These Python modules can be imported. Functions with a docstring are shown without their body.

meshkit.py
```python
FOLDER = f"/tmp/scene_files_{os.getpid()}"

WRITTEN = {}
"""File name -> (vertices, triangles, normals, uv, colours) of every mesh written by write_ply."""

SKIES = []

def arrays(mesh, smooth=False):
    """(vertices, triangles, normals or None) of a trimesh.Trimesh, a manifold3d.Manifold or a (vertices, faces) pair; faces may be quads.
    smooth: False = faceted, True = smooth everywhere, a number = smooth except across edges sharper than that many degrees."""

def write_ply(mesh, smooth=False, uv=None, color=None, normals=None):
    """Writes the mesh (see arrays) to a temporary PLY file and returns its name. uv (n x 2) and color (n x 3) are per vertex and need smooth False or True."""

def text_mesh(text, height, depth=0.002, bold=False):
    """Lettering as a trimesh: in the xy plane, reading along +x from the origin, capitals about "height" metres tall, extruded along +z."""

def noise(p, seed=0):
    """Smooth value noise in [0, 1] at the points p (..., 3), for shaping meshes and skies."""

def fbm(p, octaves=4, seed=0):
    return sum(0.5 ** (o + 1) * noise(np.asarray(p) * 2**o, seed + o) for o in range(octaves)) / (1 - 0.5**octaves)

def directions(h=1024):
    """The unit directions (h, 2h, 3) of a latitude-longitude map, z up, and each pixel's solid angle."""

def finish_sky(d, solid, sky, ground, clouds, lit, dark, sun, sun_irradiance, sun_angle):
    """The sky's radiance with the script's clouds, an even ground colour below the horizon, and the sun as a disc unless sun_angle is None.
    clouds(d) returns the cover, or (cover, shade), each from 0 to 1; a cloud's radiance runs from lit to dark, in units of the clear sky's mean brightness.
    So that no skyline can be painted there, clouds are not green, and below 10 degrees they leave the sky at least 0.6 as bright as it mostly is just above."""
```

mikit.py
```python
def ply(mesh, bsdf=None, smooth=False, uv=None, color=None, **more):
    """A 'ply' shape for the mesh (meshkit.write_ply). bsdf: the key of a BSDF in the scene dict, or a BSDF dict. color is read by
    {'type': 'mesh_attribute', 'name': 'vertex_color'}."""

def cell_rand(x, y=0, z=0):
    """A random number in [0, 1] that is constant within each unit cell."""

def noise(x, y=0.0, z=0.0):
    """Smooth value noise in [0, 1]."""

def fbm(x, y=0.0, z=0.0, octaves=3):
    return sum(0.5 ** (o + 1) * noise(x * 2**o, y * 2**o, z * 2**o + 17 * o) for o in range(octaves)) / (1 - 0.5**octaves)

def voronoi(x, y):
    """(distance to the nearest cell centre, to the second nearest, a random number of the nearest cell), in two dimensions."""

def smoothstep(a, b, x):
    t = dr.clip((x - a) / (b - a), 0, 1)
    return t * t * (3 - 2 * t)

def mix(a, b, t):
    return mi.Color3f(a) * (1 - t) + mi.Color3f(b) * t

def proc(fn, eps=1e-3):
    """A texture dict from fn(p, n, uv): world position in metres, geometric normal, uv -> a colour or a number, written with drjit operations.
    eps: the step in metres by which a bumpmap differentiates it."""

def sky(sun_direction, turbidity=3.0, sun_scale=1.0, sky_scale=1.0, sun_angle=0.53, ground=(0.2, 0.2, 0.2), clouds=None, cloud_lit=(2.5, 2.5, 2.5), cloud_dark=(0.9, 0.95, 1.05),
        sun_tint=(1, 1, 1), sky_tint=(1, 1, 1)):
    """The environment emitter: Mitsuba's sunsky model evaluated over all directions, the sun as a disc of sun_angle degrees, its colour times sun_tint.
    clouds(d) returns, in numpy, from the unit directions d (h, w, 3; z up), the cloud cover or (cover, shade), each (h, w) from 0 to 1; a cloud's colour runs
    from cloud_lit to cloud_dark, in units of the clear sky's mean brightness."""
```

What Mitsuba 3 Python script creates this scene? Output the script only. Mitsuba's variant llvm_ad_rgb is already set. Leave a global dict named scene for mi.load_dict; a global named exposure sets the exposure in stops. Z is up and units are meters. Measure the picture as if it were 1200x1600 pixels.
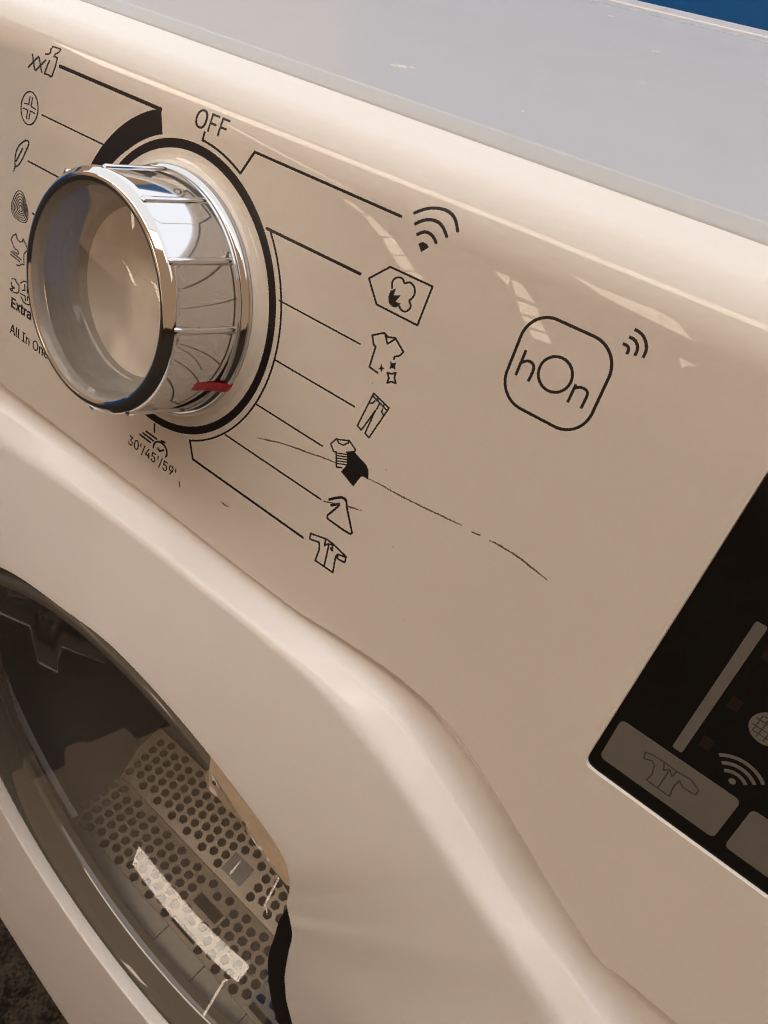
import math
import numpy as np, trimesh, mitsuba as mi, drjit as dr, mikit, meshkit
from mikit import proc, noise, fbm, smoothstep, mix
from shapely.geometry import Polygon, LineString, Point, box
from shapely.ops import unary_union
from shapely import affinity
from scipy.interpolate import PchipInterpolator, CubicSpline

T = mi.ScalarTransform4f
scene, labels = {}, {}

# ------------------------------------------------------------------ camera, light, exposure
EYE = np.array([0.174571, -0.134997, 0.899419])
FWD = np.array([-0.421958, 0.661269, -0.620221])
UP = np.array([-0.496114, 0.404175, 0.768448])
scene['camera'] = dict(type='perspective', fov=53.863, fov_axis='x', near_clip=0.005, far_clip=200.0,
                       to_world=T().look_at(origin=EYE.tolist(), target=(EYE + FWD).tolist(), up=UP.tolist()))
exposure = 0.0

def rgb(*c):
    return {'type': 'rgb', 'value': list(c)}

# dim warm light of the hall all around
scene['hall_light'] = dict(type='constant', radiance=rgb(0.435, 0.270, 0.160))

def lamp(key, pts, radiance, label, cat, group=None):
    """A flat glowing pane through four corners; emits to the side the corners turn about."""
    base, k = key, 0
    while key in scene:
        k += 1
        key = '%s_%03d' % (base, k)
    v = np.array(pts, float)
    scene[key] = mikit.ply((v, np.array([[0, 1, 2], [0, 2, 3]])), {'type': 'diffuse', 'reflectance': rgb(.5, .5, .5)},
                           emitter={'type': 'area', 'radiance': rgb(*radiance)})
    labels[key] = {'label': label, 'category': cat}
    if group:
        labels[key]['group'] = group

def ceiling_pane(x0, x1, y0, y1, z):
    return [(x0, y1, z), (x1, y1, z), (x1, y0, z), (x0, y0, z)]
# skylights in the roof: one right above the machine, two panes further back over the blue wall
lamp('roof_skylight', ceiling_pane(-14, 7, -2.29, 1.32, 5.6), (1.26, 1.25, 1.22), 'long white skylight right above the washing machine', 'skylight')
lamp('roof_skylight', ceiling_pane(-12, 0.42, 1.33, 6.2, 5.6), (1.35, 1.4, 1.45), 'left skylight pane in the roof over the blue wall', 'skylight')
lamp('roof_skylight', ceiling_pane(0.48, 5.0, 1.33, 6.2, 5.6), (1.35, 1.4, 1.45), 'right skylight pane in the roof over the blue wall', 'skylight')
lamp('added_strip_light', ceiling_pane(-2.5, 3.3, -3.0, -2.3, 5.5), (6.0, 5.0, 4.0), 'added narrow warm strip light in front of the washing machine', 'skylight')  # unseen strip, added to draw the bright streak on the door glass
lamp('added_strip_light', [(-9.0, -3.1, 5.5), (-2.5, -2.3, 5.5), (-2.5, -3.0, 5.5), (-9.0, -4.15, 5.5)], (6.0, 5.0, 4.0), 'added warm strip light bent off to the left of the hall', 'skylight')  # second added strip, bent so that the glass streak runs longer
# windows high in the far end of the hall, and small spot lamps there
FAR = -9.0
def far_pane(pts, radiance=(5.2, 4.1, 3.1)):
    lamp('hall_window', [(x, FAR, z) for x, z in pts], radiance, 'pane of the warm lit windows at the far end of the hall', 'window', 'window panes at the far end of the hall')
def spot_lamp(x, z, which, r=.05):
    lamp('spot_lamp', [(x - r * 2.2, FAR + .1, z - r), (x - r * 2.2, FAR + .1, z + r), (x + r * 2.2, FAR + .1, z + r), (x + r * 2.2, FAR + .1, z - r)][::-1], (60, 52, 42),
         which + ' small bright spot lamp far down the hall', 'lamp', 'spot lamps far down the hall')
far_pane([(-11.76, 7.21), (-12.18, 7.87), (-7.2, 3.7), (-7.17, 3.38)])
far_pane([(-7.11, 1.73), (-6.82, 1.72), (-6.57, 1.64), (-6.66, 1.62)])
far_pane([(-6.57, 1.59), (-6.48, 1.64), (-6.01, 1.46), (-6.21, 1.4)])
far_pane([(-6.15, 1.38), (-5.97, 1.45), (-5.7, 1.28), (-5.91, 1.19)])
far_pane([(-5.88, 1.17), (-5.68, 1.27), (-5.45, 1.12), (-5.62, 1.04)])
far_pane([(-5.57, 1.03), (-5.42, 1.1), (-5.25, 1.05), (-5.32, 1.02)])
far_pane([(-4.38, 1.64), (-4.14, 1.65), (-4.09, 1.5), (-4.19, 1.55)])
far_pane([(-4.11, 1.62), (-3.95, 1.62), (-3.65, 1.43), (-3.94, 1.42)])
far_pane([(-3.91, 1.36), (-3.61, 1.39), (-3.52, 1.26), (-3.78, 1.21)])
far_pane([(-3.75, 1.18), (-3.49, 1.22), (-3.36, 1.11), (-3.61, 1.07)])
far_pane([(-3.57, 1.03), (-3.33, 1.09), (-3.21, 0.98), (-3.47, 0.94)])
far_pane([(-3.94, 5.95), (-3.4, 5.42), (-2.66, 3.52), (-3.01, 3.74)])
far_pane([(-3.37, 5.39), (-2.51, 5.74), (-2.19, 3.07), (-2.64, 3.46)])
far_pane([(-2.49, 5.68), (-2.2, 5.1), (-1.75, 2.73), (-2.17, 3.06)])
far_pane([(-1.78, 1.57), (-1.56, 1.56), (-1.67, 1.49), (-1.69, 1.44)])
spot_lamp(-5.9, 1.54, 'left')
spot_lamp(-4.72, 0.98, 'middle')
spot_lamp(-4.21, 2.42, 'right')


# ------------------------------------------------------------------ helpers
K = 0.042                                  # one unit of the drawing = outer radius of the printed ring = 42 mm
ORIGIN = np.array([0, 0, 0.80])
LEAN = math.radians(12.0)                  # the control panel leans back
SL, CL = math.sin(LEAN), math.cos(LEAN)

def world(p):
    """(right, outward, up) in units -> metres."""
    p = np.asarray(p, float)
    return np.stack([p[..., 0], -p[..., 1], p[..., 2]], -1) * K + ORIGIN

def panel(p):
    """(u along the panel, v up the panel, n out of it) in units -> metres."""
    p = np.asarray(p, float)
    return world(np.stack([p[..., 0], p[..., 2] * CL - p[..., 1] * SL, p[..., 1] * CL + p[..., 2] * SL], -1))

def grid(P, close_u=False, close_v=False):
    """Mesh through an (n, m, 3) array of points."""
    n, m = P.shape[:2]
    i, j = np.meshgrid(np.arange(n if close_u else n - 1), np.arange(m if close_v else m - 1), indexing='ij')
    i, j = i.ravel(), j.ravel()
    i2, j2 = (i + 1) % n, (j + 1) % m
    a, b, c, d = i * m + j, i2 * m + j, i2 * m + j2, i * m + j2
    return trimesh.Trimesh(P.reshape(-1, 3), np.vstack([np.stack([a, b, c], 1), np.stack([a, c, d], 1)]), process=False)

def add(key, mesh, bsdf, smooth=False, label=None):
    base, k = key, 0
    while key in scene:
        k += 1
        key = '%s_%03d' % (base, k)
    scene[key] = mikit.ply(mesh, bsdf, smooth=smooth)
    if label:
        labels[key] = {'label': label}
    return key

def polys(shape):
    return [g for g in getattr(shape, 'geoms', [shape]) if g.geom_type == 'Polygon' and g.area > 1e-9]

def slab(shape, lo, hi):
    return trimesh.util.concatenate([trimesh.creation.extrude_polygon(g, hi - lo, engine='earcut').apply_translation([0, 0, lo]) for g in polys(shape)])

# profile of the control panel: flat, then rolling back over the top
V0, RHO, TH = 1.07, 0.42, math.radians(62)
V_TOP = 1.54
BOW = math.radians(1.5)                    # the face itself is very slightly bowed in its upper half
_v = np.linspace(-3, V_TOP + .05, 20000)
_bow = BOW * np.clip((_v - .15) / (V0 - .15), 0, 1) ** 1.4
_ang = np.arcsin(np.clip(np.sin(_bow) + np.clip(_v - V0, 0, None) / RHO, 0, math.sin(TH)))
_n = -np.concatenate([[0], np.cumsum((np.tan(_ang)[1:] + np.tan(_ang)[:-1]) / 2 * np.diff(_v))])
def panel_n(v):
    return np.interp(v, _v, _n)
def panel_angle(v):
    return np.interp(v, _v, _ang)
N_TOP = float(panel_n(V_TOP))

def on_panel(mesh, lift=0.0):
    """Lays a mesh built in the xy plane onto the panel."""
    p = np.array(mesh.vertices)
    m = mesh.copy()
    m.vertices = panel(np.stack([p[:, 0], p[:, 1], p[:, 2] + panel_n(p[:, 1]) + lift], 1))
    return m

def fine(shape, size=0.09):
    """Cuts a flat shape into bands from the start of the bow so that it can bend with the panel."""
    x0, y0, x1, y1 = shape.bounds
    if y1 < .15:
        return shape
    from shapely.geometry import MultiPolygon
    cuts = np.concatenate([np.arange(.15, V0, size), np.arange(V0, y1 + .03, .03)])
    bands = [box(x0 - 1, min(y0, 0) - 1, x1 + 1, .15)] + [box(x0 - 1, a, x1 + 1, b) for a, b in zip(cuts, np.append(cuts[1:], y1 + 1))]
    return MultiPolygon([q for b in bands for q in polys(shape.intersection(b))])

def print_on(key, shape, bsdf='black_print', hi=0.004, label=None):
    return add(key, on_panel(slab(fine(shape), -0.004, hi)), bsdf, label=label)

def revolve(profile, count=160, start=0.0, end=2 * math.pi, close=True):
    a = np.linspace(start, end, count, endpoint=not close)
    pr = np.asarray(profile, float)
    return grid(panel(np.stack([np.cos(a)[:, None] * pr[:, 0], np.sin(a)[:, None] * pr[:, 0], np.broadcast_to(pr[:, 1], (count, len(pr)))], -1)), close_u=close)

def rounded(points, radius=0.02, steps=4):
    """Rounds the corners of an open polyline in the plane."""
    pts = [np.array(p, float) for p in points]
    out = [pts[0]]
    for a, b, c in zip(pts, pts[1:], pts[2:]):
        r = min(radius, np.linalg.norm(a - b) * .45, np.linalg.norm(c - b) * .45)
        p, q = b + (a - b) / np.linalg.norm(a - b) * r, b + (c - b) / np.linalg.norm(c - b) * r
        for t in np.linspace(0, 1, steps + 1):
            out.append((1 - t) ** 2 * p + 2 * t * (1 - t) * b + t * t * q)
    out.append(pts[-1])
    return np.array(out)

# ------------------------------------------------------------------ materials
def principled(**k):
    return {'type': 'twosided', 'bsdf': dict(type='principled', **k)}

def mottled(c, amount, f1, f2):
    """A colour with very slight cloudy unevenness and fine grain, as moulded plastic and enamel have."""
    c = np.array(c)
    def fn(p, n, uv):
        t = fbm(p.x * f1, p.y * f1, p.z * f1, 3) * .7 + noise(p.x * f2, p.y * f2, p.z * f2) * .3
        return mix((c * (1 - amount)).tolist(), (c * (1 + amount * .5)).tolist(), t)
    return proc(fn)

def waviness(p, n, uv):
    return fbm(p.x * 45, p.y * 45, p.z * 45, 2) * 0.00010

scene['panel_plastic'] = {'type': 'twosided', 'bsdf': {'type': 'plastic', 'int_ior': 1.5, 'diffuse_reflectance': mottled((.735, .70, .655), .05, 30, 900)}}
scene['door_plastic'] = {'type': 'twosided', 'bsdf': {'type': 'roughplastic', 'alpha': 0.06, 'int_ior': 1.5, 'diffuse_reflectance': mottled((.84, .82, .82), .04, 25, 900)}}
scene['top_enamel'] = principled(base_color=mottled((.46, .468, .485), .05, 18, 700), roughness=.34, specular=.5)
scene['black_print'] = {'type': 'twosided', 'bsdf': {'type': 'roughplastic', 'alpha': 0.12, 'int_ior': 1.45, 'diffuse_reflectance': rgb(.018, .016, .018)}}
scene['chrome'] = principled(base_color=rgb(.62, .62, .63), metallic=1.0, roughness=.05)
def milky(p, n, uv):
    return mix((.62, .585, .545), (.86, .82, .77), smoothstep(.3, .75, fbm(p.x * 90, p.y * 90, p.z * 60, 2)))
scene['knob_wall'] = {'type': 'twosided', 'bsdf': {'type': 'plastic', 'int_ior': 1.7, 'diffuse_reflectance': mottled((.36, .345, .32), .2, 80, 500)}}
scene['knob_dish'] = {'type': 'twosided', 'bsdf': {'type': 'plastic', 'int_ior': 1.6, 'diffuse_reflectance': proc(milky)}}
scene['red_plastic'] = principled(base_color=rgb(.36, .012, .022), roughness=.3)
scene['display_black'] = {'type': 'twosided', 'bsdf': {'type': 'roughplastic', 'alpha': 0.02, 'int_ior': 1.38, 'diffuse_reflectance': rgb(.010, .009, .008)}}
scene['pad_grey'] = {'type': 'twosided', 'bsdf': {'type': 'roughplastic', 'alpha': 0.02, 'int_ior': 1.38, 'diffuse_reflectance': mottled((.15, .14, .128), .1, 200, 1500)}}
scene['pad_brown'] = {'type': 'twosided', 'bsdf': {'type': 'roughplastic', 'alpha': 0.02, 'int_ior': 1.38, 'diffuse_reflectance': rgb(.022, .016, .012)}}
scene['pad_line'] = principled(base_color=rgb(.055, .05, .048), roughness=.3)
scene['black_gloss'] = principled(base_color=rgb(.006, .006, .006), roughness=.25)
scene['rubber'] = principled(base_color=mottled((.33, .31, .265), .12, 60, 900), roughness=.5)
scene['perforated_steel'] = principled(base_color=mottled((.45, .40, .325), .18, 40, 1200), metallic=.4, roughness=.38)
scene['drum_steel'] = principled(base_color=mottled((.22, .21, .20), .2, 20, 600), metallic=.6, roughness=.33)
scene['tub_dark'] = principled(base_color=rgb(.24, .235, .225), metallic=.5, roughness=.32)
scene['rim_glass'] = principled(base_color=rgb(.095, .09, .078), roughness=.05, specular=1.0)
scene['clear_glass'] = {'type': 'thindielectric', 'int_ior': 1.52}
scene['scratch_dark'] = principled(base_color=rgb(.10, .075, .055), roughness=.8)
scene['chip_white'] = principled(base_color=rgb(.85, .83, .76), roughness=.6)
scene['reflection_cream'] = {'type': 'twosided', 'bsdf': {'type': 'plastic', 'int_ior': 1.5, 'diffuse_reflectance': mottled((.78, .66, .50), .25, 120, 700)}}  # colour of the reflection built as a slab on the glass rim
scene['blue_paint'] = principled(base_color=mottled((.004, .135, .42), .12, 3, 60), roughness=.45)
def carpet(p, n, uv):
    t = fbm(p.x * 70, p.y * 70, 0, 3) * .6 + noise(p.x * 420, p.y * 420, 3.0) * .4
    return mix((.010, .008, .006), (.05, .04, .03), smoothstep(.25, .8, t))
scene['carpet'] = principled(base_color=proc(carpet), roughness=.95, specular=.1)

# ------------------------------------------------------------------ setting
def sheet(pts):
    return (np.array(pts, float), np.array([[0, 1, 2], [0, 2, 3]]))
scene['floor'] = mikit.ply(sheet([(-30, -30, 0), (30, -30, 0), (30, 8, 0), (-30, 8, 0)]), 'carpet')
labels['floor'] = {'label': 'dark grey brown carpet floor under the machine', 'kind': 'structure'}
wq = [(-2.6, -1.6), (-2.6, 3.0), (9, 3.0)]
wv = [(x, y, z) for x, y in wq for z in (0.004, 3.35)]
wv[1] = (-2.6, -1.6, 1.25); wv[3] = (-2.6, 3.0, 1.5)
wv += [(-2.6, 3.0, 3.35)]
scene['blue_wall'] = mikit.ply((np.array(wv, float), np.array([[0, 2, 1], [1, 2, 3], [2, 4, 3], [3, 4, 5], [3, 5, 6]])), 'blue_paint')
labels['blue_wall'] = {'label': 'plain blue wall behind the washing machine', 'category': 'wall'}

# ------------------------------------------------------------------ washing machine
W = 'washing_machine'
labels[W] = {'label': 'white front loading washing machine with chrome programme knob and scratched panel', 'category': 'washing machine'}
PANEL = W + '__control_panel'

# control panel: lower edge with a hump over the door, a hole for the display
LOWER = [(-7.1, -1.645), (-4, -1.645), (-2.1, -1.65), (-0.18, -1.638), (1.0, -1.64), (1.683, -1.632), (2.218, -1.575), (2.662, -1.545), (2.9, -1.56), (3.108, -1.602),
         (3.413, -1.732), (3.8, -1.95), (4.173, -2.166), (4.44, -2.305), (4.55, -2.352), (4.60, -2.362), (4.65, -2.345), (4.70, -2.338), (7.1, -2.335)]
lx = np.array([p[0] for p in LOWER]); ly = PchipInterpolator(lx, [p[1] for p in LOWER])
low_u = np.unique(np.concatenate([np.linspace(-7.1, 7.1, 60), np.linspace(1.2, 4.9, 120), lx]))
low = np.stack([low_u, ly(low_u)], 1)
DISPLAY = Polygon([(3.945, .80), (3.931, .10), (3.917, -.70), (3.910, -1.14), (3.912, -1.18), (3.922, -1.203), (3.945, -1.219), (3.99, -1.226), (6.6, -1.226), (6.64, -1.19), (6.64, .76), (6.6, .80)])
def ring_of(shape):
    return np.array(shape.exterior.coords)[:-1]
flat = Polygon(np.vstack([low, [(7.1, V0), (-7.1, V0)]])).difference(DISPLAY)
face = []
for g in polys(fine(flat, .046)):
    vv, ff = trimesh.creation.triangulate_polygon(g, engine='earcut')
    face.append(trimesh.Trimesh(np.c_[vv, panel_n(vv[:, 1])], ff, process=False))
face = trimesh.util.concatenate(face)
fa = panel_angle(face.vertices[:, 1])
fn = panel(np.stack([fa * 0, np.sin(fa), np.cos(fa)], 1)) - panel(np.zeros(3))
fn /= np.linalg.norm(fn, axis=1, keepdims=True)
face.vertices = panel(face.vertices)
flip = np.einsum('ij,ij->i', face.face_normals, fn[face.faces[:, 0]]) < 0
face.faces[flip] = face.faces[flip][:, ::-1]
parts = []
top_v = np.concatenate([V0 + (RHO * (np.sin(np.linspace(0, TH, 48))) * (1 - math.sin(BOW) / math.sin(TH))), np.linspace(V0 + RHO * (math.sin(TH) - math.sin(BOW)), V_TOP, 8)[1:]])
us = np.linspace(-7.1, 7.1, 30)
roll = np.stack(np.broadcast_arrays(us[:, None], top_v[None], panel_n(top_v)[None]), -1)
parts_roll = grid(panel(roll))
# lower lip: small radius, then back
lip = rounded([(0, 0), (0.012, -0.004), (0.018, -0.03), (0.018, -.42)], .012)
dn = np.stack([np.gradient(low[:, 1]), -np.gradient(low[:, 0])], 1); dn /= np.linalg.norm(dn, axis=1, keepdims=True)
P = np.stack([np.stack([low[:, 0] + dn[:, 0] * a, low[:, 1] + dn[:, 1] * a, np.full(len(low), b)], -1) for a, b in lip], 1)
parts.append(grid(panel(P)))
# bevel round the display hole
dr_ = ring_of(DISPLAY.buffer(0)); inner = ring_of(DISPLAY)
cen = np.array(DISPLAY.centroid.coords[0])
def inset(shape, d):
    return shape.buffer(-d, join_style=2)
def bevel_ring(poly, steps):
    c = ring_of(poly)
    t = np.roll(c, -1, 0) - np.roll(c, 1, 0); t /= np.linalg.norm(t, axis=1, keepdims=True)
    nrm = np.stack([-t[:, 1], t[:, 0]], 1)
    if np.sign(poly.exterior.is_ccw - .5) < 0:
        nrm = -nrm
    return np.stack([np.c_[c + nrm * a, b + panel_n(c[:, 1])] for a, b in steps], 1)
parts.append(grid(panel(bevel_ring(DISPLAY, [(0, 0), (.002, -.001), (.0055, -.008), (.0065, -.024)])), close_u=True))
rest_ = trimesh.util.concatenate(parts + [parts_roll])
rv, rf, rn = meshkit.arrays(rest_, 40)
path = meshkit.write_ply((np.vstack([face.vertices, rv]), np.vstack([face.faces, rf + len(face.vertices)])), normals=np.vstack([fn, rn]))
scene[PANEL] = {'type': 'ply', 'filename': path, 'face_normals': False, 'bsdf': {'type': 'ref', 'id': 'panel_plastic'}}

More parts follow.
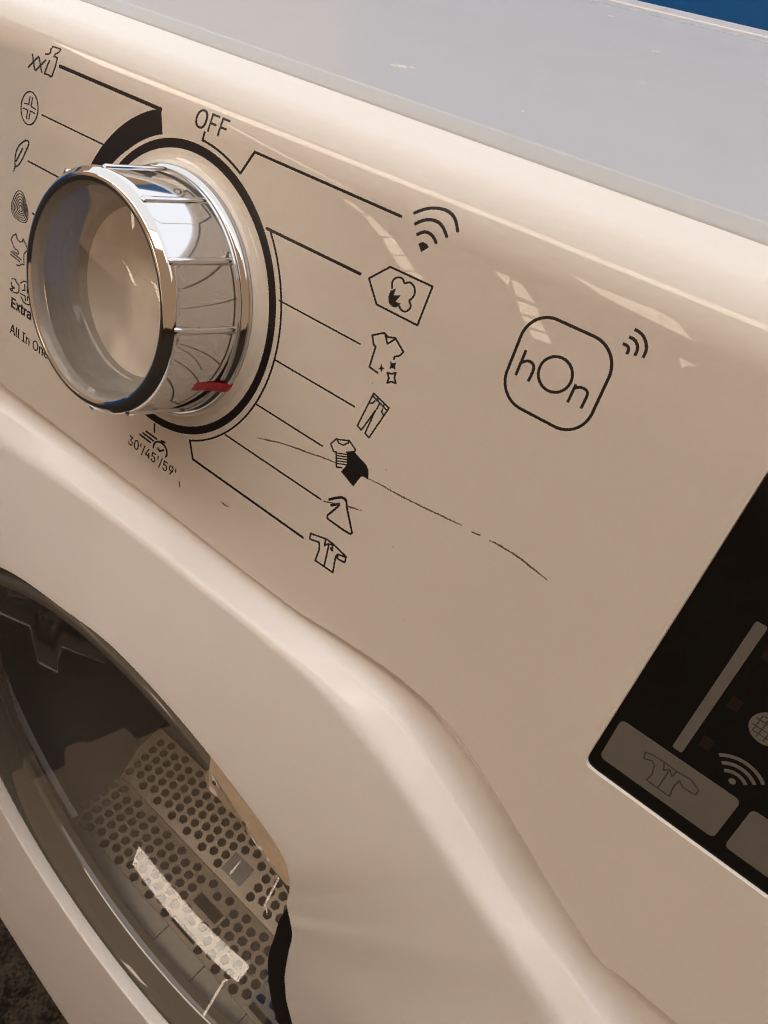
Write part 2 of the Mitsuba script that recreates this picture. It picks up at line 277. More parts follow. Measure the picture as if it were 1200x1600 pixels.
# ---- printing on the panel
DECALS = {"weight_symbol":[["s",0.0066,[[-1.911,1.106],[-1.863,1.012]]],["s",0.0066,[[-1.832,1.107],[-1.948,1.012]]],["s",0.0065,[[-1.821,1.101],[-1.771,1.016]]],["s",0.0065,[[-1.738,1.104],[-1.847,1.013]]],["s",0.0064,[[-1.692,1.111],[-1.737,1.015],[-1.673,1.018]]],["s",0.0063,[[-1.753,1.143],[-1.718,1.15],[-1.7,1.168],[-1.712,1.181],[-1.698,1.207],[-1.615,1.211],[-1.599,1.208],[-1.611,1.186],[-1.644,1.166],[-1.649,1.15],[-1.606,1.15],[-1.609,1.095],[-1.639,1.02],[-1.666,1.01]]]],
"plus_symbol":[["s",0.0053,[[-1.782,0.766],[-1.781,0.744],[-1.785,0.721],[-1.793,0.699],[-1.804,0.678],[-1.819,0.659],[-1.837,0.643],[-1.858,0.631],[-1.879,0.624],[-1.901,0.62],[-1.923,0.621],[-1.944,0.627],[-1.963,0.637],[-1.979,0.651],[-1.992,0.668],[-2.001,0.689],[-2.005,0.711],[-2.006,0.734],[-2.002,0.757],[-1.993,0.779],[-1.981,0.8],[-1.966,0.818],[-1.947,0.833],[-1.927,0.845],[-1.906,0.852],[-1.884,0.855],[-1.863,0.854],[-1.842,0.848],[-1.824,0.838],[-1.808,0.824],[-1.796,0.807],[-1.787,0.788],[-1.782,0.766]]],["s",0.0053,[[-1.898,0.817],[-1.905,0.762],[-1.965,0.756]]],["s",0.0052,[[-1.864,0.819],[-1.872,0.756],[-1.813,0.751]]],["s",0.0053,[[-1.975,0.719],[-1.915,0.72],[-1.924,0.658]]],["s",0.0053,[[-1.822,0.721],[-1.879,0.723],[-1.892,0.663]]]],
"feather_symbol":[["s",0.0049,[[-1.884,0.506],[-1.949,0.48],[-2.006,0.431],[-2.04,0.368],[-2.045,0.312],[-2.036,0.272],[-1.976,0.313],[-1.936,0.367],[-1.889,0.446],[-1.87,0.492],[-1.884,0.506]]],["s",0.0049,[[-1.949,0.432],[-2.028,0.314]]],["s",0.005,[[-2.036,0.278],[-2.055,0.233]]]],
"yarn_symbol":[["s",0.0037,[[-1.966,0.104],[-2.014,0.061],[-2.054,-0.015],[-2.061,-0.063],[-2.033,-0.105],[-1.971,-0.124],[-1.883,-0.121],[-1.838,-0.103],[-1.818,-0.049],[-1.832,0.004],[-1.867,0.056],[-1.907,0.1],[-1.966,0.104]]],["s",0.0037,[[-1.959,0.083],[-2.0,0.047],[-2.033,-0.017],[-2.039,-0.057],[-2.015,-0.093],[-1.964,-0.108],[-1.889,-0.106],[-1.852,-0.091],[-1.835,-0.045],[-1.847,-0.001],[-1.877,0.043],[-1.91,0.08],[-1.959,0.083]]],["s",0.0037,[[-1.953,0.062],[-1.986,0.033],[-2.013,-0.019],[-2.017,-0.051],[-1.998,-0.08],[-1.956,-0.093],[-1.896,-0.091],[-1.866,-0.078],[-1.853,-0.042],[-1.862,-0.006],[-1.886,0.03],[-1.913,0.06],[-1.953,0.062]]],["s",0.0037,[[-1.947,0.042],[-1.972,0.019],[-1.992,-0.021],[-1.996,-0.045],[-1.981,-0.067],[-1.949,-0.077],[-1.903,-0.075],[-1.88,-0.066],[-1.87,-0.038],[-1.877,-0.01],[-1.895,0.017],[-1.916,0.04],[-1.947,0.042]]],["s",0.0037,[[-1.94,0.021],[-1.958,0.005],[-1.972,-0.022],[-1.974,-0.039],[-1.964,-0.054],[-1.942,-0.061],[-1.91,-0.06],[-1.894,-0.054],[-1.887,-0.034],[-1.892,-0.015],[-1.905,0.004],[-1.919,0.02],[-1.94,0.021]]],["s",0.0037,[[-1.934,0.0],[-1.943,-0.009],[-1.951,-0.024],[-1.953,-0.033],[-1.947,-0.042],[-1.935,-0.046],[-1.917,-0.045],[-1.908,-0.041],[-1.904,-0.031],[-1.907,-0.02],[-1.914,-0.01],[-1.922,-0.001],[-1.934,0.0]]]],
"shirt_and_hand_symbol":[["s",0.0053,[[-1.919,-0.391],[-1.933,-0.369],[-1.976,-0.37],[-1.995,-0.357],[-2.042,-0.313],[-2.016,-0.274],[-1.97,-0.245],[-1.955,-0.276],[-1.905,-0.293],[-1.872,-0.274],[-1.868,-0.25],[-1.83,-0.273],[-1.79,-0.312],[-1.827,-0.352],[-1.843,-0.371],[-1.831,-0.454],[-1.869,-0.461],[-1.897,-0.488],[-1.939,-0.493]]],["s",0.0054,[[-2.032,-0.414],[-1.873,-0.428]]],["s",0.0054,[[-2.036,-0.437],[-1.894,-0.451]]],["s",0.0053,[[-2.003,-0.397],[-1.93,-0.402]]]],
"extra_symbol":[["s",0.0059,[[-1.998,-0.636],[-1.944,-0.619],[-1.93,-0.635],[-1.885,-0.653],[-1.879,-0.707],[-1.914,-0.731],[-1.969,-0.741]]],["s",0.0059,[[-2.001,-0.669],[-1.992,-0.697],[-1.948,-0.698],[-2.014,-0.73],[-1.994,-0.744],[-1.977,-0.727]]],["s",0.0057,[[-1.864,-0.624],[-1.819,-0.59],[-1.748,-0.574]]],["s",0.0058,[[-1.845,-0.736],[-1.799,-0.768],[-1.738,-0.765],[-1.698,-0.742]]],["s",0.0058,[[-1.804,-0.615],[-1.793,-0.66],[-1.834,-0.675]]],["s",0.0057,[[-1.762,-0.613],[-1.756,-0.666],[-1.714,-0.664]]],["s",0.0058,[[-1.854,-0.711],[-1.784,-0.705],[-1.777,-0.745]]],["s",0.0058,[[-1.748,-0.73],[-1.752,-0.7],[-1.716,-0.693]]]],
"timer_symbol":[["s",0.0063,[[-0.047,-1.121],[0.08,-1.123]]],["s",0.0064,[[-0.08,-1.152],[0.048,-1.155]]],["s",0.0064,[[-0.114,-1.183],[0.015,-1.185]]],["s",0.0063,[[0.06,-1.207],[0.061,-1.178],[0.085,-1.145],[0.128,-1.127],[0.175,-1.13],[0.208,-1.152],[0.218,-1.181],[0.212,-1.21]]],["s",0.0063,[[0.11,-1.187],[0.137,-1.201],[0.176,-1.169]]],["s",0.0062,[[0.135,-1.11],[0.176,-1.104]]],["s",0.0062,[[0.032,-1.017],[0.044,-1.08]]]],
"wifi_symbol":[["s",0.0071,[[1.754,1.128],[1.811,1.168],[1.879,1.193],[1.941,1.198],[1.991,1.183],[2.025,1.154],[2.045,1.129]]],["s",0.0072,[[1.783,1.079],[1.821,1.109],[1.866,1.128],[1.917,1.131],[1.955,1.116],[1.994,1.084]]],["s",0.0073,[[1.817,1.034],[1.854,1.059],[1.892,1.062],[1.923,1.05],[1.943,1.034]]],["f",0.0,[[1.841,0.991],[1.861,1.008],[1.887,1.009],[1.911,0.997],[1.874,0.958]]]],
"cotton_symbol":[["s",0.0047,[[1.709,0.816],[2.01,0.817],[1.996,0.589],[1.693,0.591],[1.591,0.706],[1.709,0.816]]],["s",0.0046,[[1.762,0.714],[1.752,0.749],[1.767,0.774],[1.791,0.786],[1.817,0.782],[1.832,0.769],[1.855,0.782],[1.882,0.782],[1.907,0.764],[1.915,0.734],[1.905,0.706],[1.896,0.694],[1.914,0.673],[1.909,0.643],[1.887,0.626],[1.858,0.629],[1.843,0.64]]],["f",0.0,[[1.787,0.721],[1.758,0.696],[1.755,0.661],[1.773,0.629],[1.805,0.619],[1.827,0.626],[1.848,0.656],[1.81,0.654],[1.831,0.699],[1.785,0.681]]]],
"shirt_and_stars_symbol":[["s",0.0045,[[1.838,0.229],[1.769,0.237],[1.771,0.367],[1.755,0.368],[1.725,0.417],[1.8,0.463],[1.832,0.451],[1.883,0.466],[1.963,0.415],[1.943,0.382],[1.915,0.367],[1.916,0.35]]],["s",0.0044,[[1.807,0.461],[1.843,0.413],[1.885,0.462]]],["f",0.0,[[1.843,0.288],[1.856,0.273],[1.874,0.274],[1.862,0.262],[1.861,0.245],[1.85,0.255],[1.833,0.255],[1.844,0.267]]],["f",0.0,[[1.896,0.329],[1.916,0.325],[1.938,0.34],[1.936,0.319],[1.947,0.299],[1.926,0.3],[1.907,0.286],[1.908,0.307]]],["s",0.0045,[[1.901,0.259],[1.93,0.264],[1.956,0.284],[1.957,0.253],[1.978,0.227],[1.946,0.223],[1.92,0.203],[1.922,0.234],[1.901,0.259]]]],
"trousers_symbol":[["s",0.0041,[[1.9,0.013],[1.845,-0.148],[1.808,-0.136],[1.853,0.104],[1.985,0.07],[1.914,-0.165],[1.877,-0.154],[1.89,-0.057],[1.9,0.013]]],["s",0.004,[[1.851,0.087],[1.97,0.052]]],["s",0.004,[[1.895,0.093],[1.887,0.074]]],["s",0.004,[[1.948,0.078],[1.942,0.06]]],["s",0.0041,[[1.848,0.038],[1.867,0.045],[1.876,0.065]]],["s",0.004,[[1.945,0.045],[1.945,0.024],[1.965,0.013]]],["s",0.0041,[[1.913,0.062],[1.906,0.026]]]],
"mixed_wash_symbol":[["s",0.0041,[[1.713,-0.372],[1.693,-0.379],[1.655,-0.344],[1.688,-0.288],[1.712,-0.308],[1.749,-0.304],[1.78,-0.272],[1.782,-0.253],[1.848,-0.286],[1.841,-0.302],[1.789,-0.333]]],["s",0.0041,[[1.695,-0.291],[1.782,-0.254]]],["s",0.0042,[[1.712,-0.374],[1.747,-0.464],[1.787,-0.447]]],["s",0.0035,[[1.715,-0.378],[1.795,-0.346]]],["s",0.0035,[[1.72,-0.394],[1.801,-0.361]]],["s",0.0035,[[1.726,-0.41],[1.807,-0.377]]],["s",0.0035,[[1.732,-0.426],[1.812,-0.393]]],["s",0.0035,[[1.737,-0.442],[1.818,-0.409]]],["f",0.0,[[1.793,-0.333],[1.841,-0.301],[1.889,-0.318],[1.954,-0.336],[1.981,-0.361],[2.0,-0.416],[1.958,-0.417],[1.942,-0.43],[1.91,-0.517],[1.791,-0.473],[1.819,-0.406]]]],
"hanger_symbol":[["s",0.0077,[[1.761,-0.703],[1.799,-0.67],[1.848,-0.634],[1.881,-0.628],[1.899,-0.644]]],["s",0.0058,[[1.899,-0.644],[1.912,-0.675],[2.008,-0.815],[1.996,-0.83],[1.945,-0.834],[1.856,-0.833],[1.794,-0.832],[1.787,-0.811],[1.852,-0.695]]],["s",0.0077,[[1.789,-0.732],[1.841,-0.69],[1.856,-0.685]]]],
"jacket_symbol":[["s",0.005,[[1.953,-1.022],[1.943,-1.044],[1.959,-1.167],[1.797,-1.172],[1.803,-1.077],[1.786,-1.029],[1.705,-1.051],[1.7,-1.009],[1.832,-0.972],[1.896,-0.973],[2.021,-0.998],[2.023,-1.042],[1.959,-1.051],[1.955,-1.02],[2.014,-1.003]]],["s",0.0051,[[1.865,-1.004],[1.879,-1.165]]],["s",0.005,[[1.829,-0.986],[1.835,-1.023],[1.858,-0.995],[1.894,-0.982],[1.904,-1.024],[1.884,-1.013]]]],
"app_box":[],
"app_letters":[["s",0.0065,[[2.659,0.728],[2.657,0.588]]],["s",0.0065,[[2.663,0.661],[2.692,0.683],[2.721,0.68],[2.735,0.662],[2.734,0.588]]],["s",0.0063,[[2.938,0.72],[2.943,0.709],[2.945,0.698],[2.947,0.686],[2.946,0.675],[2.944,0.663],[2.941,0.652],[2.936,0.641],[2.93,0.631],[2.922,0.622],[2.914,0.614],[2.904,0.606],[2.894,0.601],[2.882,0.596],[2.871,0.593],[2.859,0.592],[2.846,0.592],[2.835,0.594],[2.823,0.597],[2.812,0.602],[2.802,0.608],[2.792,0.615],[2.784,0.624],[2.777,0.633],[2.771,0.644],[2.767,0.655],[2.765,0.666],[2.764,0.678],[2.764,0.69],[2.766,0.702],[2.77,0.713],[2.775,0.724],[2.782,0.734],[2.79,0.743],[2.799,0.751],[2.808,0.758],[2.819,0.763],[2.83,0.767],[2.842,0.77],[2.854,0.771],[2.865,0.771],[2.877,0.769],[2.888,0.766],[2.899,0.761],[2.909,0.755],[2.918,0.748],[2.926,0.739],[2.933,0.73],[2.938,0.72]]],["s",0.0062,[[2.976,0.684],[2.974,0.584]]],["s",0.0062,[[2.975,0.661],[3.009,0.681],[3.044,0.675],[3.052,0.648],[3.05,0.586]]]],
"app_signal_symbol":[["s",0.0062,[[3.127,1.035],[3.158,1.031],[3.187,1.016],[3.211,0.988],[3.22,0.964],[3.221,0.933]]],["s",0.0063,[[3.118,0.994],[3.145,0.992],[3.169,0.977],[3.181,0.954],[3.181,0.926]]],["s",0.0063,[[3.105,0.953],[3.124,0.954],[3.14,0.944],[3.143,0.917]]]],
"printed_line_a":[["s",0.0122,[[-1.555,1.107],[-0.412,1.101]]]],
"printed_line_b":[["s",0.0055,[[-1.722,0.734],[-0.965,0.734]]]],
"printed_line_c":[["s",0.006,[[-1.863,0.364],[-1.295,0.361]]]],
"printed_line_d":[["s",0.0063,[[-1.758,-0.009],[-1.588,0.003]]]],
"printed_line_e":[["s",0.008,[[0.048,1.075],[0.043,1.032]]],["s",0.0076,[[0.43,0.949],[0.511,1.096]]],["s",0.0089,[[0.514,1.093],[1.678,1.082]]]],
"printed_line_f":[["s",0.009,[[0.762,0.707],[1.523,0.707]]]],
"printed_line_g":[["s",0.0049,[[0.975,0.333],[1.659,0.335]]]],
"printed_line_h":[["s",0.0051,[[1.038,-0.04],[1.747,-0.032]]]],
"printed_line_i":[["s",0.0054,[[0.989,-0.393],[1.594,-0.386]]]],
"printed_line_j":[["s",0.0057,[[0.773,-0.738],[1.699,-0.731]]]],
"printed_line_k":[["s",0.0077,[[0.432,-0.952],[0.498,-1.081]]],["s",0.0089,[[0.498,-1.081],[1.646,-1.074]]]],
"scratch":[["v",[0.002,0.003,0.005,0.0032,0.003,0.006,0.004,0.004,0.0025],[[1.057,-0.608],[1.114,-0.589],[1.176,-0.569],[1.273,-0.538],[1.334,-0.523],[1.419,-0.504],[1.514,-0.485],[1.619,-0.46],[1.734,-0.439]]],["v",[0.0017,0.0034,0.0028,0.0056,0.0038,0.0034,0.0047,0.0026,0.0011],[[2.005,-0.408],[2.104,-0.399],[2.202,-0.394],[2.266,-0.389],[2.359,-0.379],[2.461,-0.368],[2.54,-0.357],[2.628,-0.347],[2.694,-0.336]]],["v",[0.0016,0.0036,0.004,0.0012],[[2.764,-0.338],[2.788,-0.336],[2.81,-0.332],[2.822,-0.323]]],["v",[0.0019,0.005,0.0038,0.005,0.0046,0.0027,0.0008],[[2.881,-0.325],[2.958,-0.318],[3.033,-0.317],[3.089,-0.319],[3.167,-0.329],[3.234,-0.338],[3.282,-0.346]]],["v",[0.0016,0.0034,0.0016],[[0.397,-1.322],[0.41,-1.343],[0.416,-1.368]]],["v",[0.0015,0.0035,0.0015],[[0.86,-1.239],[0.897,-1.246],[0.944,-1.24]]]],
"paint_scratch":[["v",[0.0015,0.0034,0.0034,0.0019],[[1.723,-0.735],[1.755,-0.724],[1.802,-0.705],[1.858,-0.685]]],["v",[0.0019,0.0056,0.0038,0.0019,0.0012],[[1.903,-0.665],[1.935,-0.658],[1.97,-0.647],[1.997,-0.64],[2.028,-0.63]]]]}
def stroke(pts, w, cap=1):
    pts = np.array(pts)
    return LineString(pts).buffer(w, cap_style=cap, join_style=1, quad_segs=4)
def varied(pts, ws):
    """A scratch: a stroke whose width varies along it and whose edges are ragged."""
    pts, ws = np.array(pts), np.array(ws)
    s = np.linspace(0, 1, len(pts)); t = np.linspace(0, 1, 14 * len(pts))
    x, y = PchipInterpolator(s, pts[:, 0])(t), PchipInterpolator(s, pts[:, 1])(t)
    rng = np.random.default_rng(len(pts) * 7 + int(1000 * pts[0, 0]))
    w = np.interp(t, s, ws) * rng.uniform(.45, 1.25, len(t))
    d = np.stack([np.gradient(x), np.gradient(y)], 1); d /= np.linalg.norm(d, axis=1, keepdims=True)
    x += rng.normal(0, .0012, len(t)); y += rng.normal(0, .0012, len(t))
    a, b = np.c_[x - d[:, 1] * w, y + d[:, 0] * w], np.c_[x + d[:, 1] * w, y - d[:, 0] * w]
    return Polygon(np.vstack([a, b[::-1]])).buffer(0)
def curved(pts):
    p = np.array(pts); d = np.r_[0, np.cumsum(np.linalg.norm(np.diff(p, axis=0), axis=1) ** .6)]
    per = np.allclose(p[0], p[-1])
    if per:
        p[-1] = p[0]
    return CubicSpline(d, p, bc_type='periodic' if per else 'natural')(np.linspace(0, d[-1], 10 * len(p)))
def drawn(items, cap=1, smooth=(), bold=1.18):
    out = []
    for q, it in enumerate(items):
        if it[0] == 's' and (smooth is True or q in smooth) and len(it[2]) > 2:
            items = items[:q] + [[it[0], it[1], curved(it[2])]] + items[q + 1:]
    for kind, w, pts in items:
        if kind == 's':
            p = np.array(pts)
            if len(p) > 2:                      # soften hand-measured curves a little
                closed = np.allclose(p[0], p[-1])
            out.append(stroke(p, w * bold, cap))
        elif kind == 'f':
            out.append(Polygon(pts).buffer(0))
        else:
            out.append(varied(pts, w))
    return unary_union(out)

def annulus(r0, r1, a0=0, a1=360, n=160):
    a = np.radians(np.linspace(a0, a1, n))
    c = np.c_[np.cos(a), np.sin(a)]
    r0 = np.broadcast_to(r0, n)[:, None]; r1 = np.broadcast_to(r1, n)[:, None]
    return Polygon(np.vstack([c * r1, (c * r0)[::-1]])).buffer(0)

ring = Point(0, 0).buffer(1.0, quad_segs=64).difference(Point(0, 0).buffer(.942, quad_segs=64))
print_on(PANEL + '__printed_ring', ring)
a = np.linspace(109.7, 215, 120)
swoosh = annulus(np.interp(a, [109.7, 131, 142, 215], [1.025, 1.028, 1.045, 1.12]), np.interp(a, [109.7, 113, 137, 152, 215], [1.172, 1.182, 1.196, 1.207, 1.14]), 109.7, 215, 120)
print_on(PANEL + '__printed_arc', swoosh)
straight = {'a': [(-1.556, 1.105), (-.40, 1.105)], 'b': [(-1.722, .734), (-.93, .734)], 'c': [(-1.863, .362), (-1.05, .362)], 'd': [(-1.760, -.008), (-1.2, -.008)],
            'f': [(.745, .707), (1.523, .707)], 'g': [(.975, .334), (1.66, .334)], 'h': [(1.045, -.036), (1.747, -.036)], 'i': [(.985, -.390), (1.597, -.390)], 'j': [(.765, -.735), (1.70, -.735)]}
for k in 'abcdefghijk':
    items = DECALS['printed_line_' + k]
    if k in straight:
        s = stroke(straight[k], items[0][1])
    elif k == 'e':
        s = unary_union([stroke([(.048, 1.08), (.043, 1.032)], .0072, 3), annulus(1.027, 1.041, 65.4, 87.6), stroke([(.43, .945), (.511, 1.092), (1.678, 1.085)], .0078, 1)])
    else:
        s = stroke([(.432, -.952), (.498, -1.078), (1.647, -1.075)], .0082)
    if k == 'f':
        s = unary_union([s, annulus(1.040, 1.053, -65.6, 42.6)])
    print_on(PANEL + '__printed_line', s)
SYM = ['weight_symbol', 'plus_symbol', 'feather_symbol', 'yarn_symbol', 'shirt_and_hand_symbol', 'extra_symbol', 'timer_symbol', 'wifi_symbol', 'cotton_symbol', 'shirt_and_stars_symbol',
       'trousers_symbol', 'mixed_wash_symbol', 'hanger_symbol', 'jacket_symbol', 'app_letters', 'app_signal_symbol']
for s in SYM:
    print_on(PANEL + '__' + s, drawn(DECALS[s], 2 if s in ('hanger_symbol', 'app_letters', 'app_signal_symbol') else 1,
                                     {'wifi_symbol': True, 'app_signal_symbol': True, 'yarn_symbol': True, 'feather_symbol': (0,), 'cotton_symbol': (1,), 'timer_symbol': (3,), 'app_letters': (1, 4), 'plus_symbol': (0,)}.get(s, ()),
                                     .9 if s in ('weight_symbol', 'extra_symbol', 'shirt_and_hand_symbol', 'yarn_symbol', 'plus_symbol') else 1.18))
outer = box(2.603 + .15, .440 + .15, 3.113 - .15, .930 - .15).buffer(.15 + .0078, quad_segs=16)
print_on(PANEL + '__app_box', outer.difference(outer.buffer(-.0156, quad_segs=16)))

def lettering(key, text, u0, v0, width, height, bold=False):
    m = meshkit.text_mesh(text, 1.0, 1.0, bold)
    v = np.array(m.vertices)
    lo, hi = v.min(0), v.max(0)
    v[:, 0] = u0 + (v[:, 0] - lo[0]) / (hi[0] - lo[0]) * width
    cap = 1.0
    v[:, 1] = v0 + v[:, 1] / cap * height
    v[:, 2] = -0.004 + v[:, 2] * .008
    m.vertices = v
    add(PANEL + '__' + key, on_panel(m), 'black_print')
lettering('off_lettering', 'OFF', -.062, 1.092, .295, .112)
lettering('extra_lettering', 'Extra', -1.985, -.878, .305, .086, True)
lettering('programme_lettering', 'All In One', -1.980, -1.113, .585, .086)
lettering('time_lettering', "30'/45'/59'", -.236, -1.328, .585, .082)

for k, it in enumerate(DECALS['scratch']):
    g = varied(it[2], it[1])
    add(PANEL + '__scratch', on_panel(slab(max(polys(g), key=lambda q: q.area), -.004, .0062)), 'scratch_dark', label='long dark ragged scratch running down to the right from the dark shirt symbol' if k == 1 else None)
for it in DECALS['paint_scratch']:
    g = varied(it[2], it[1])
    add(PANEL + '__paint_scratch', on_panel(slab(max(polys(g), key=lambda q: q.area), -.004, .0064)), 'scratch_dark')

rng = np.random.default_rng(11)
for k in range(12):
    u, v, r = rng.uniform(-1.5, 5.0), rng.uniform(-1.5, 1.0), rng.uniform(.0018, .0042)
    a = np.sort(rng.uniform(0, 2 * math.pi, 7))
    g = Polygon(np.c_[u + r * np.cos(a) * rng.uniform(.6, 1.4), v + r * np.sin(a)]).buffer(.0008)
    if g.intersects(DISPLAY) or math.hypot(u, v) < 1.1 or v < float(ly(u)) + .05:
        continue
    add(PANEL + '__dirt_speck', on_panel(slab(max(polys(g), key=lambda q: q.area), -.004, .003)), 'scratch_dark')

# ---- collar round the knob
prof = rounded([(.80, .03), (.842, .046), (.860, .026), (.895, .008), (.941, .0012)], .03, 6)
add(PANEL + '__collar', revolve(prof, 200), 'panel_plastic', smooth=True)

# ---- display
D = PANEL + '__display'
inn = DISPLAY.buffer(-.0135, join_style=2)
def disp(shape, lo, hi):
    m = slab(fine(shape), lo, hi); v = np.array(m.vertices); v[:, 2] += panel_n(v[:, 1]); m.vertices = panel(v); return m
add(D, disp(DISPLAY.buffer(-.006), -.06, -.020), 'display_black', label='glossy black touch display with grey pads')
# ------------------------------------------------------------------ display print (flat, under the gloss)
def pad(key, shape, m='pad_grey', hi=-.018, label=None):
    return add(W + '__display_print__' + key, disp(shape, -.026, hi), m, label=label)
def rrect(pts, r):
    return Polygon(pts).buffer(-r).buffer(r, quad_segs=8)
pad('touch_pad', rrect([(3.963, -.838), (4.638, -.838), (4.638, -1.128), (3.966, -1.128)], .03))
for k in range(2):
    pad('touch_pad', rrect([(4.696 + .73 * k, -.838), (5.37 + .73 * k, -.838), (5.37 + .73 * k, -1.128), (4.698 + .73 * k, -1.128)], .03))
pad('bar', rrect([(4.239, .055), (4.296, .055), (4.294, -.800), (4.240, -.800)], .012))
for p in ((4.335, -.70), (4.338, -.42), (4.34, -.10)):
    pad('brown_square', box(p[0], p[1], p[0] + .055, p[1] + .07), 'pad_brown')
g = Point(4.545, -.405).buffer(.088, quad_segs=24)
pad('globe', g, hi=-.0185)
gl = unary_union([LineString([(4.40, y), (4.70, y + .004)]).buffer(.0032) for y in (-.455, -.425, -.385, -.355)] + [LineString([(x, -.55), (x + .004, -.25)]).buffer(.0032) for x in (4.49, 4.52, 4.555, 4.59)])
pad('globe_lines', gl.intersection(g.buffer(-.014)), 'pad_line', hi=-.0168)
cw = (4.553, -.800)
def arc(c, r, a0, a1, w):
    t = np.radians(np.linspace(a0, a1, 24)); return LineString(np.c_[c[0] + r * np.cos(t), c[1] + r * np.sin(t)]).buffer(w, cap_style=2)
wf = unary_union([arc(cw, .165, 46, 134, .009), arc(cw, .123, 46, 134, .009), arc(cw, .081, 46, 134, .009), Point(cw[0], cw[1] + .032).buffer(.017)])
pad('signal_symbol', wf)
jk = [[(4.20, -.945), (4.16, -.965), (4.148, -.925), (4.188, -.912), (4.251, -.908), (4.321, -.912), (4.40, -.903), (4.458, -.932), (4.457, -.967), (4.388, -.973), (4.36, -.95), (4.352, -1.0), (4.362, -1.072), (4.227, -1.072), (4.235, -1.02), (4.222, -.965), (4.196, -.945)],
      [(4.252, -.91), (4.27, -.955), (4.292, -.925), (4.318, -.958), (4.325, -.912)], [(4.292, -.925), (4.294, -1.07)]]
pad('jacket_symbol', unary_union([LineString(j).buffer(.0042) for j in jk]), 'pad_line', hi=-.0172)

# ------------------------------------------------------------------ programme knob
KN = W + '__programme_knob'
body_p = rounded([(.79, .02), (.842, .045), (.842, .085), (.822, .105), (.812, .112), (.812, .125), (.806, .14), (.772, .590), (.766, .616), (.725, .660), (.700, .665), (.680, .650)], .02, 5)
add(KN, revolve(body_p, 256), 'chrome', smooth=30)
wall = rounded([(.680, .650), (.674, .61), (.645, .43), (.60, .325), (.555, .300)], .10, 8)
add(KN + '__inner_wall', revolve(wall, 200), 'knob_wall', smooth=True)
dish = [(.555 * math.sqrt(t), .300 - .06 * (1 - t)) for t in np.linspace(1, 0.0001, 24)]
add(KN + '__dish', revolve([(.558, .3005)] + dish, 160), 'knob_dish', smooth=True)
cover = [(.674 * math.sqrt(t), .605 + .09 * (1 - t)) for t in np.linspace(1, .0001, 20)]
add(KN + '__clear_cover', revolve(cover, 160), 'clear_glass', smooth=True)
def body_r(n, out=0):
    return np.interp(n, [.14, .60], [.806, .772]) if not out else np.interp(n, [.02, .10, .14, .35], [.847, .846, .826, .794])
def rib(angle, n0, n1, half, high, key, m, out=0):
    rows = []
    for n in np.concatenate([[n0], np.linspace(n0 + .012, n1 - .012, 8), [n1]]):
        taper = .25 if n in (n0, n1) else 1.0
        t = np.linspace(-1, 1, 11)
        h = np.sqrt(np.clip(1 - t * t, 0, 1)) * high * taper - .006
        a = math.radians(angle) + t * half / .79 * (0.6 + .4 * taper)
        r = body_r(n, out) + h
        rows.append(np.stack([r * np.cos(a), r * np.sin(a), np.full(11, n)], -1))
    add(KN + '__' + key, grid(panel(np.array(rows))), m, smooth=50)
for k in range(12):
    if k == 11:
        continue
    rib(5.3 + 30 * k, .145, .615, .026, .024, 'grip_rib', 'chrome')
rib(-26.0, .02, .335, .042, .006, 'pointer', 'red_plastic', 1)
for o in [k for k in scene if k.startswith(KN + '__pointer')]:
    labels[o] = {'label': 'small red pointer mark on the knob skirt'}

# ------------------------------------------------------------------ top plate, rear trim
def wpt(v, n):
    return n * CL - v * SL, v * CL + n * SL       # outward, up
w0, z0 = wpt(V_TOP, N_TOP)
zt = z0 + .07
back = w0 - 14.2
tp = list(rounded([(w0 - .004, z0 - .08), (w0 - .002, z0 + .003), (w0 - .11, zt), (back, zt)], .02, 5)) + [(back, z0 - .3)]
P = np.stack([np.stack([us, np.full(len(us), a), np.full(len(us), b)], -1) for a, b in tp], 1)
add(W + '__top_plate', grid(world(P)), 'top_enamel', smooth=35)
def bar(profile, key, m):
    pr = rounded(profile, .03, 4)
    P = np.stack([np.stack([us, np.full(len(us), back + a), np.full(len(us), zt + b)], -1) for a, b in pr], 1)
    add(key, grid(world(P)), m, smooth=40)
bar([(1.0, .002), (.55, .040), (.50, .036), (.48, -.05)], W + '__rear_trim', 'door_plastic')
bar([(.36, -.06), (.34, .055), (-.25, .125), (-.3, .1), (-.3, -.3)], W + '__rear_trim', 'door_plastic')
bar([(.48, .03), (.34, .03)], W + '__rear_trim_gap', 'black_print')

rng = np.random.default_rng(5)
def chip(X, Wd, size, key='paint_chip'):
    a = np.sort(rng.uniform(0, 2 * math.pi, 9)); r = size * rng.uniform(.35, 1, 9)
    g = Polygon(np.c_[X + r * np.cos(a), Wd + r * np.sin(a)]).buffer(0)
    m = slab(g, -.004, .004); v = np.array(m.vertices)
    m.vertices = world(np.stack([v[:, 0], v[:, 1], zt + v[:, 2]], 1))
    add(W + '__top_plate__' + key, m, 'chip_white')
chip(.41, -1.71, .045); chip(.44, -1.78, .03); chip(.38, -1.66, .03); chip(-.01, -7.25, .05); chip(1.12, -4.35, .035); chip(1.54, -1.54, .014); chip(-2.5, -11.1, .07)

